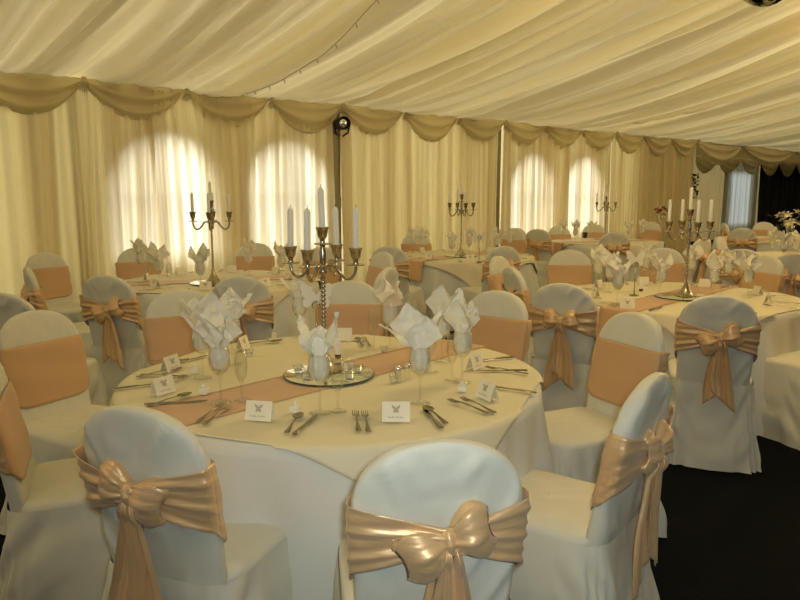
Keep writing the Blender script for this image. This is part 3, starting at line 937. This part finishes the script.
GB = [(597, 287, 1, 0, 'leftmost'), (617, 305, 4, 10, 'front left behind the place card'), (609, 292, 2, 0, 'second from the left'), (645, 281, 0, 90, 'back left of centre behind the number stand'),
      (660, 297, 3, 0, 'left of the mirror plate'), (691, 283, 3, 30, 'behind the candelabra'), (713, 297, 1, 50, 'right of the mirror plate'), (728, 287, 0, 0, 'back right of centre'), (747, 297, 2, 30, 'rightmost')]
for g in GB: glass_napkin(*g[:4], 'B', g[4], 1.0)
GC = [(141, 276, 0, 0, 'leftmost'), (160, 285, 2, 50, 'second from the left'), (201, 289, 1, 0, 'left of the candelabra'), (249, 275, 0, 100, 'right of the candelabra'), (282, 279, 3, 20, 'rightmost')]
for g in GC: glass_napkin(*g[:4], 'C', g[4], 1.05)
GD = [(413, 252, 2, 200, 'leftmost'), (424, 254, 0, 0, 'second from the left'), (452, 258, 4, 0, 'left of the candelabra'), (469, 254, 1, 0, 'right of the candelabra'), (497, 254, 2, 100, 'second from the right'), (510, 252, 0, 30, 'rightmost')]
for g in GD: glass_napkin(*g[:4], 'D', g[4], 1.0)
GE = [(563, 240, 0, 0, 'leftmost'), (575, 242, 1, 0, 'second from the left'), (591, 240, 4, 0, 'left of the candelabra'), (628, 240, 3, 0, 'right of the candelabra'), (642, 240, 1, 0, 'rightmost')]
for g in GE: glass_napkin(*g[:4], 'E', g[4], 1.0)
GG = [(772, 258, 1, 0, 'leftmost'), (783, 262, 0, 90, 'second from the left'), (795, 259, 4, 0, 'rightmost')]
for g in GG: glass_napkin(*g[:4], 'G', g[4], 1.05)
def place_flute(px, py, tab, where, sc=1.0):
    x, y = at(px, py, TZ)
    o = link('champagne_flute', FL, loc=(x, y, TZ)); o.scale = (sc, sc, sc)
    tag(o, 'empty champagne flute ' + where + ' on ' + NM[tab], 'champagne flute', 'champagne flutes')
for px, py, w in ((242, 400, 'right of the front left napkin glasses'), (338, 411, 'in front of the mirror plate'), (374, 349, 'beside the lone napkin glass at the back right'), (452, 380, 'left of the rightmost napkin glass'),
                  (431, 372, 'behind the front right napkin glass')):
    place_flute(px, py, 'A', w)
for px, py, w in ((684, 287, 'behind the mirror plate'), (721, 296, 'right of the mirror plate'), (652, 283, 'left of the mirror plate')): place_flute(px, py, 'B', w)
for px, py, w in ((149, 281, 'between the two leftmost napkin glasses'), (170, 287, 'right of the second napkin glass')): place_flute(px, py, 'C', w)
place_flute(459, 262, 'D', 'in front of the mirror plate')

# ------------------------------------------------------------------ place cards, favours, cutlery
def card_mesh():
    b = MB(); w, h, d = .045, .062, .020
    b.add([(-w, -d, 0), (w, -d, 0), (w, 0, h), (-w, 0, h), (w, d, 0), (-w, d, 0)], [(0, 1, 2, 3), (3, 2, 4, 5)])
    return b.mesh('place_card', M['card'], smooth=False, solid=.0008)
def emblem_mesh():
    b = MB(); w, h, d = .045, .062, .020
    nrm = Vector((0, -h, d)).normalized()
    def P(x, v): return Vector((x, -d + d * v / h, v)) + Vector((0, -h, d)).normalized() * .0018 + Vector((0, -.0004, 0))
    # butterfly
    for sg in (-1, 1):
        b.add([P(0, .040), P(sg * .004, .046), P(sg * .012, .052), P(sg * .014, .046), P(sg * .008, .039), P(0, .036)], [(0, 1, 2, 3, 4, 5)])
        b.add([P(0, .037), P(sg * .007, .037), P(sg * .010, .031), P(sg * .005, .027), P(0, .032)], [(0, 1, 2, 3, 4)])
    b.add([P(-.001, .028), P(.001, .028), P(.001, .048), P(-.001, .048)], [(0, 1, 2, 3)])
    # handwritten line
    x = -.026; k = 0
    while x < .026:
        hgt = .0035 if k % 3 else .006
        b.add([P(x, .012), P(x + .0012, .012), P(x + .0030, .012 + hgt), P(x + .0018, .012 + hgt)], [(0, 1, 2, 3)])
        b.add([P(x + .0018, .012 + hgt), P(x + .0030, .012 + hgt), P(x + .0044, .012), P(x + .0034, .012)], [(0, 1, 2, 3)])
        x += .0040 if k % 6 != 5 else .007; k += 1
    return b.mesh('printed_butterfly', M['ink'], smooth=False)
CARD, EMB = card_mesh(), emblem_mesh()
def place_card(x, y, rz, label, group='butterfly place cards'):
    t = link('place_card', CARD, loc=(x, y, TZ), rz=math.radians(rz)); link('printed_butterfly', EMB, t)
    tag(t, label, 'place card', group)
for px, py, rz, w in ((260, 419, -12, 'with a printed butterfly at the front left, facing us'), (396, 420, 0, 'with a printed butterfly at the front centre, facing us'),
                      (487, 398, -60, 'turned sideways before the knife at the right'), (475, 368, 55, 'seen from its side by the forks at the right back'), (171, 370, 70, 'seen end on at the left, behind another card'),
                      (163, 393, 60, 'seen end on at the left, the nearer of two'), (243, 349, 80, 'at the back left behind the napkin glasses'), (343, 340, 180, 'blank side to the camera at the back of the table')):
    x, y = at(px, py, TZ); place_card(x, y, rz, 'cream tent card ' + w + ', ' + NM['A'])

def fork_mesh():
    b = MB()
    def strip(pts, th=.0018):   # pts: (y, halfwidth, z)
        vs = []
        for y, hw, z in pts:
            vs += [(-hw, y, z), (hw, y, z), (hw * .8, y, z + th), (-hw * .8, y, z + th)]
        fs = []
        for k in range(len(pts) - 1):
            o = 4 * k
            for i in range(4): fs.append((o + i, o + (i + 1) % 4, o + 4 + (i + 1) % 4, o + 4 + i))
        fs.append((3, 2, 1, 0)); o = 4 * (len(pts) - 1); fs.append((o, o + 1, o + 2, o + 3))
        b.add(vs, fs)
    strip([(-.095, .008, .001), (-.09, .010, .001), (-.06, .007, .003), (-.02, .0035, .006), (.02, .003, .008), (.035, .006, .008), (.045, .0115, .006), (.058, .012, .004)])
    for k in range(4):
        x = -.0095 + k * .0063
        b.tube([(x, .056, .005), (x, .075, .0045), (x, .098, .008)], [.0020, .0019, .0012], 5)
    return b.mesh('fork', M['steel'], sharp=50)
def knife_mesh():
    b = MB()
    pts = [(-.105, .006, .001), (-.10, .009, .001), (-.06, .0075, .001), (-.02, .0055, .001), (.0, .006, .001), (.01, .0085, .001), (.07, .0095, .001), (.095, .007, .001), (.108, .001, .001)]
    vs = []
    for y, hw, z in pts:
        th = .0045 if y < 0 else .0018
        vs += [(-hw, y, z), (hw, y, z), (hw * .7, y, z + th), (-hw * .7, y, z + th)]
    fs = []
    for k in range(len(pts) - 1):
        o = 4 * k
        for i in range(4): fs.append((o + i, o + (i + 1) % 4, o + 4 + (i + 1) % 4, o + 4 + i))
    fs.append((3, 2, 1, 0)); o = 4 * (len(pts) - 1); fs.append((o, o + 1, o + 2, o + 3))
    b.add(vs, fs)
    return b.mesh('knife', M['steel'], sharp=50)
def spoon_mesh():
    b = MB()
    pts = [(-.095, .007, .001), (-.09, .0095, .001), (-.06, .007, .003), (-.02, .0035, .006), (.02, .003, .007), (.034, .004, .006)]
    vs = []
    for y, hw, z in pts: vs += [(-hw, y, z), (hw, y, z), (hw * .8, y, z + .002), (-hw * .8, y, z + .002)]
    fs = []
    for k in range(len(pts) - 1):
        o = 4 * k
        for i in range(4): fs.append((o + i, o + (i + 1) % 4, o + 4 + (i + 1) % 4, o + 4 + i))
    fs.append((3, 2, 1, 0)); b.add(vs, fs)
    nu, nv = 20, 6
    def fn(i, j):
        a = 2 * PI * i / nu; k = j / (nv - 1)
        return (.0185 * k * math.sin(a) * (1 - .12 * math.cos(a)), .060 + .030 * k * math.cos(a), .0012 + .0065 * k * k)
    b.grid(fn, nu, nv, closeu=True)
    def fn2(i, j):
        x, y, z = fn(i, j); return (x, y, z + .0012)
    b.grid(fn2, nu, nv, closeu=True)
    return b.mesh('spoon', M['steel'])
CUT = {'fork': fork_mesh(), 'knife': knife_mesh(), 'spoon': spoon_mesh()}
def cutlery(kind, hx, hy, tx, ty, label, group):
    """handle end pixel -> tip pixel on the table"""
    a = Vector(at(hx, hy, TZ)); c = Vector(at(tx, ty, TZ)); mid = (a + c) / 2; d = c - a
    o = link(kind, CUT[kind], loc=(mid.x, mid.y, TZ + .001), rz=math.atan2(d.y, d.x) - PI / 2)
    tag(o, label, kind, group)
K = [('fork', 194, 425, 226, 403, 'left of two on the copper runner at front left'), ('fork', 203, 426, 231, 407, 'right of two on the copper runner at front left'),
     ('spoon', 285, 435, 302, 413, 'beside a knife at the front, right of the butterfly card'), ('knife', 292, 437, 318, 414, 'beside a spoon at the front, right of the butterfly card'),
     ('fork', 359, 434, 355, 411, 'the left one of two pointing away at the front centre'), ('fork', 369, 434, 364, 412, 'the right one of two pointing away at the front centre'),
     ('spoon', 449, 426, 422, 406, 'at the front right of the central card'), ('knife', 440, 427, 425, 411, 'tucked beside the spoon, front right of central card'),
     ('fork', 499, 415, 459, 398, 'upper one of two crossing at the right front'), ('fork', 489, 414, 449, 401, 'lower one of two crossing at the right front'),
     ('knife', 532, 393, 488, 386, 'at the far right end, passing behind a tent card'), ('fork', 531, 375, 484, 368, 'pointing left at the right side'), ('knife', 528, 371, 476, 371, 'beneath the fork at the right side'),
     ('knife', 509, 358, 477, 361, 'at the back right below the banded chair'), ('knife', 146, 405, 205, 401, 'lying across the runner at the left front'), ('spoon', 150, 406, 190, 395, 'lying over the knife at the left front'),
     ('knife', 126, 388, 156, 384, 'at the left edge between the two end-on cards'), ('fork', 158, 388, 182, 378, 'leaning towards the left napkin glass'), ('knife', 132, 375, 200, 377, 'long and level at the left edge'),
     ('fork', 140, 377, 178, 370, 'just above the long level knife at the left'), ('fork', 152, 362, 180, 361, 'at the far left back rim'), ('knife', 175, 364, 202, 357, 'crossing at the far left back rim'),
     ('fork', 250, 341, 270, 342, 'at the back left rim, nearer one'), ('spoon', 254, 344, 276, 342, 'at the back left rim beside a fork'), ('spoon', 362, 345, 358, 340, 'at the back centre rim'), ('fork', 369, 345, 365, 340, 'at the back centre rim beside a spoon')]
for kd, a_, b_, c_, d_, w in K:
    cutlery(kd, a_, b_, c_, d_, 'steel ' + kd + ' ' + w + ', ' + NM['A'], 'cutlery on the nearest table')
# settings on the tables behind
SEC = {0: 'right side', 45: 'far right', 90: 'far side', 135: 'far left', 180: 'left side', 225: 'near left', 270: 'near side', 315: 'near right'}
for key in 'BCD':
    (cx, cy), R = T[key]
    for dg, w in SEC.items():
        a = math.radians(dg + 4); ca, sa = math.cos(a), math.sin(a)
        def P(rr, tt): return (cx + rr * ca - tt * sa, cy + rr * sa + tt * ca)
        if not (key == 'B' and dg in (225,)):
            x, y = P(.60, .0); place_card(x, y, dg + 90 + 4, 'cream tent card at the ' + w + ' of ' + NM[key], 'small tent cards on the rear tables')
        for kd, tt in (('fork', -.12), ('knife', .12)):
            x, y = P(.70, tt)
            o = link(kd, CUT[kd], loc=(x, y, TZ + .001), rz=a + PI / 2)
            tag(o, 'steel ' + kd + ' at the ' + w + ' of ' + NM[key], kd, 'cutlery on the rear tables')
x, y = at(627, 308, TZ); place_card(x, y, -10, 'cream tent card with butterfly beside the copper runner, near left of ' + NM['B'], 'small tent cards on the rear tables')

def favour_mesh():
    b = MB(); b.lathe([(.014, 0), (.021, .002), (.022, .018), (.020, .022), (.013, .023)], 4)
    b.lathe([(.004, .022), (.009, .028), (.007, .036), (.002, .038)], 8)
    return b.mesh('favour_box', M['favour'], smooth=False)
FV = favour_mesh()
for px, py, w in ((195, 373, 'beside the left napkin glasses'), (204, 394, 'on the copper runner at the left'), (462, 391, 'before the rightmost napkin glass'), (295, 412, 'left of the front centre napkin glass')):
    x, y = at(px, py, TZ); o = link('favour_box', FV, loc=(x, y, TZ), rz=.6)
    tag(o, 'tiny cream favour box ' + w + ' on ' + NM['A'], 'favour box', 'favour boxes')
def tealight_meshes():
    b = MB(); b.lathe([(.018, 0), (.020, .004), (.024, .040), (.0225, .040), (.0185, .006), (.001, .005)], 20, capt=False)
    g = b.mesh('tealight_holder', M['glass'])
    b = MB(); b.lathe([(.017, .006), (.018, .020), (.002, .0205)], 16); b.mi = 1; b.lathe([(.0008, .02), (.0008, .027)], 5)
    return g, b.mesh('candle_wax', [M['wax'], M['wick']], sharp=40)
TG, TW = tealight_meshes()
def tealight(x, y, z, w):
    o = link('tealight_holder', TG, loc=(x, y, z)); o.scale = (.8, .8, .75); link('candle_wax', TW, o)
    tag(o, 'clear glass tealight holder ' + w, 'tealight', 'tealight holders')
for px, py, w in ((250, 355, 'standing alone on the cloth at the back left'), (394, 382, 'beside the salt and pepper'), (384, 352, 'by the lone napkin glass at the back')):
    x, y = at(px, py, TZ); tealight(x, y, TZ, w + ' on ' + NM['A'])
for dx, dy, w in ((-.13, .02, 'at the left of the mirror plate'), (-.08, -.09, 'at the front left of the mirror plate'), (.12, .02, 'at the right of the mirror plate'), (.08, .11, 'at the back right of the mirror plate'), (.09, -.08, 'at the front right of the mirror plate')):
    tealight(-.287 + dx, 2.80 + dy, ZM, w + ' on ' + NM['A'])
# salt and pepper, jar
for px, py, w in ((398, 381, 'left one of the pair'), (407, 379, 'right one of the pair')):
    x, y = at(px, py, TZ)
    t = tag(empty('shaker', (x, y, TZ)), 'small condiment shaker, ' + w + ' beside the front right napkin glass', 'shaker', 'salt and pepper shakers')
    b = MB(); b.lathe([(.014, 0), (.015, .002), (.012, .045)], 16); link('jar', b.mesh('jar', M['chrome'] if 'left' in w else M['glass'], sharp=40), t)
    b = MB(); b.lathe([(.013, .045), (.013, .055), (.008, .062), (.002, .064)], 16); link('cap', b.mesh('cap', M['chrome'], sharp=40), t)
def bubble_jar(px, py, tab, w):
    x, y = at(px, py, TZ)
    t = tag(empty('bottle', (x, y, TZ)), w, 'bottle', 'small bottles with dark bases')
    b = MB(); b.lathe([(.013, 0), (.014, .002), (.014, .018)], 16); link('base', b.mesh('base', M['amber'], sharp=40), t)
    b = MB(); b.lathe([(.014, .018), (.014, .085), (.012, .09)], 16); link('body', b.mesh('body', M['favour'], sharp=40), t)
    b = MB(); b.lathe([(.0095, .09), (.0095, .105), (.002, .106)], 16); link('cap', b.mesh('cap', M['favour'], sharp=40), t)
bubble_jar(338, 358, 'A', 'slim white bottle with dark red base behind the mirror plate on the nearest table')
bubble_jar(641, 291, 'B', 'slim white bottle with dark red base beside the number stand on the right hand table')
# table number stands with butterfly cards
def butterfly_card(parent):
    b = MB()
    for sg in (-1, 1):
        up = [(0, .06), (.014, .078), (.035, .105), (.058, .118), (.072, .112), (.074, .092), (.066, .075), (.070, .060), (.058, .052)]
        lo = [(.050, .048), (.062, .034), (.060, .012), (.048, .002), (.034, .006), (.018, .026), (0, .03)]
        pts = up + lo
        vs = [(sg * x, 0, z) for x, z in pts]
        b.add(vs, [tuple(range(len(vs))) if sg > 0 else tuple(range(len(vs)))[::-1]])
    o = link('butterfly_card', b.mesh('butterfly_card', M['napkin'], smooth=False, solid=.0015), parent); o.location = (0, .004, .205)
def number_stand(px, py, label, rz=0, hh=.20):
    x, y = at(px, py, TZ)
    t = tag(empty('number_stand', (x, y, TZ), rz), label, 'table number stand', 'table number stands')
    b = MB(); b.lathe([(.034, 0), (.034, .003), (.010, .006), (.004, .010)], 20); link('base', b.mesh('base', M['pewter'], sharp=40), t)
    b = MB(); b.tube([(0, 0, .008), (0, 0, hh + .005)], .0035, 8); link('rod', b.mesh('rod', M['pewter']), t)
    b = MB(); b.tube([(.017 * math.sin(q), -.006, hh + .02 - .017 * math.cos(q)) for q in [2 * PI * k / 20 * .9 for k in range(21)]], .0035, 8); link('clip_ring', b.mesh('clip_ring', M['pewter']), t)
    butterfly_card(t)
number_stand(317, 352, 'silver number stand with a white butterfly card behind the big candelabra stem')
number_stand(634, 295, 'silver number stand with a white butterfly card on the right hand table', .2)
number_stand(479, 262, 'thin dark metal stand on the middle rear table, right of its candelabra', .0, .24)

# far pieces
def flowers(x, y, z, cols, label, hgt, r0, nfl, seed, foliage=True):
    r = random.Random(seed)
    t = tag(empty('flower_vase', (x, y, z)), label, 'flower arrangement')
    b = MB(); b.lathe([(.045, 0), (.045, .003), (.008, .01), (.006, hgt * .55), (.03, hgt * .75), (.05, hgt), (.047, hgt), (.026, hgt * .75), (.001, hgt * .6)], 20, capt=False)
    link('vase', b.mesh('vase', M['glass']), t)
    b = MB()
    for k in range(nfl):
        a = r.uniform(0, 6.28); q = r.uniform(.1, 1) * r0
        c = Vector((q * math.cos(a), q * math.sin(a), hgt + r.uniform(.0, .8) * r0))
        ax = Vector((math.cos(a) * .6, math.sin(a) * .6, .8)).normalized()
        for m_ in range(6):
            w = m_ * PI / 3
            e1 = ax.orthogonal().normalized(); e2 = ax.cross(e1)
            d = (e1 * math.cos(w) + e2 * math.sin(w)); sd = ax.cross(d)
            s_ = r0 * .42
            b.add([c, c + d * s_ * .5 + sd * s_ * .22 + ax * s_ * .35, c + d * s_ + ax * s_ * .3, c + d * s_ * .5 - sd * s_ * .22 + ax * s_ * .35], [(0, 1, 2, 3)])
    link('petals', b.mesh('petals', cols, solid=.002), t)
    if foliage:
        b = MB()
        for k in range(int(nfl * 3)):
            a = r.uniform(0, 6.28); q = r.uniform(.2, 1.15) * r0
            c = Vector((q * math.cos(a), q * math.sin(a), hgt + r.uniform(-.25, .6) * r0))
            d = Vector((math.cos(a), math.sin(a), r.uniform(-.3, .8))).normalized() * r0 * .35; sd = Vector((-d.y, d.x, 0)) * .3
            b.add([c, c + d * .5 + sd, c + d, c + d * .5 - sd], [(0, 1, 2, 3)])
        link('leaves', b.mesh('leaves', M['green'], solid=.002), t)
x, y = at(664, 240, TZ); flowers(3.62, 9.9, TZ, M['red'], 'tall glass with dark red flowers left of the right hand candelabra, before the plain curtain', .44, .10, 7, 3, True)
flowers(4.35, 7.95, TZ, M['lily'], 'tall glass of cream flowers with dark leaves at the right edge before black drapes', .36, .17, 10, 5, True)
x, y = at(585, 238, TZ); b = MB(); b.lathe([(.030, 0), (.038, .09), (.035, .09), (.028, .005)], 16)
tag(link('tumbler', b.mesh('tumbler', M['blue']), loc=(x, y, TZ)), 'small dark blue tumbler on the far table, left of its candelabra', 'tumbler')

# ------------------------------------------------------------------ light
sc = bpy.context.scene
w = bpy.data.worlds.new('world'); sc.world = w; w.use_nodes = True
bg = w.node_tree.nodes['Background']
bg.inputs[0].default_value = (.86, .93, 1.0, 1); bg.inputs[1].default_value = .20
def lamp(s, t, z, power, r=.25, col=(1, .72, .36)):
    l = bpy.data.lights.new('warm_fill', 'POINT'); l.energy = power; l.color = col; l.shadow_soft_size = r
    o = bpy.data.objects.new('warm_fill', l); COL.objects.link(o); o.location = wp(s, t, z); return o
for s, pw in ((-3.5, 20), (1.5, 60), (6, 85), (11, 85), (16, 60), (22, 30)):  # added warm fill lights under the ridge, no fittings there, brighten lining and tables
    lamp(s, 5.6, 2.95, pw * .85)
fl = bpy.data.lights.new('camera_flash', 'SPOT'); fl.energy = 66; fl.color = (.86, .96, .97); fl.spot_size = math.radians(82); fl.spot_blend = 1.0; fl.shadow_soft_size = .03
fo = bpy.data.objects.new('camera_flash', fl); COL.objects.link(fo); fo.location = (.05, -.02, H + .05); fo.rotation_euler = (PI / 2 - PITCH - .05, 0, -.08)
sun = bpy.data.lights.new('sun', 'SUN'); sun.energy = 9; sun.angle = 1.1; sun.color = (1, .97, .88)
so = bpy.data.objects.new('sun', sun); COL.objects.link(so)
sd = (NIN * 1.0 + D * .15 + Vector((0, 0, -.45))).normalized()
so.rotation_euler = sd.to_track_quat('-Z', 'Y').to_euler()

# ------------------------------------------------------------------ camera
cam = bpy.data.cameras.new('camera'); cam.sensor_width = 36; cam.lens = F / 800 * 36; cam.sensor_fit = 'HORIZONTAL'
cam.clip_end = 200
co = bpy.data.objects.new('camera', cam); COL.objects.link(co)
co.location = (0, 0, H); co.rotation_euler = (PI / 2 - PITCH, 0, 0)
sc.camera = co
sc.view_settings.view_transform = 'Standard'; sc.view_settings.look = 'None'; sc.view_settings.gamma = 1.0
sc.view_settings.use_curve_mapping = False; sc.view_settings.exposure = 0.1
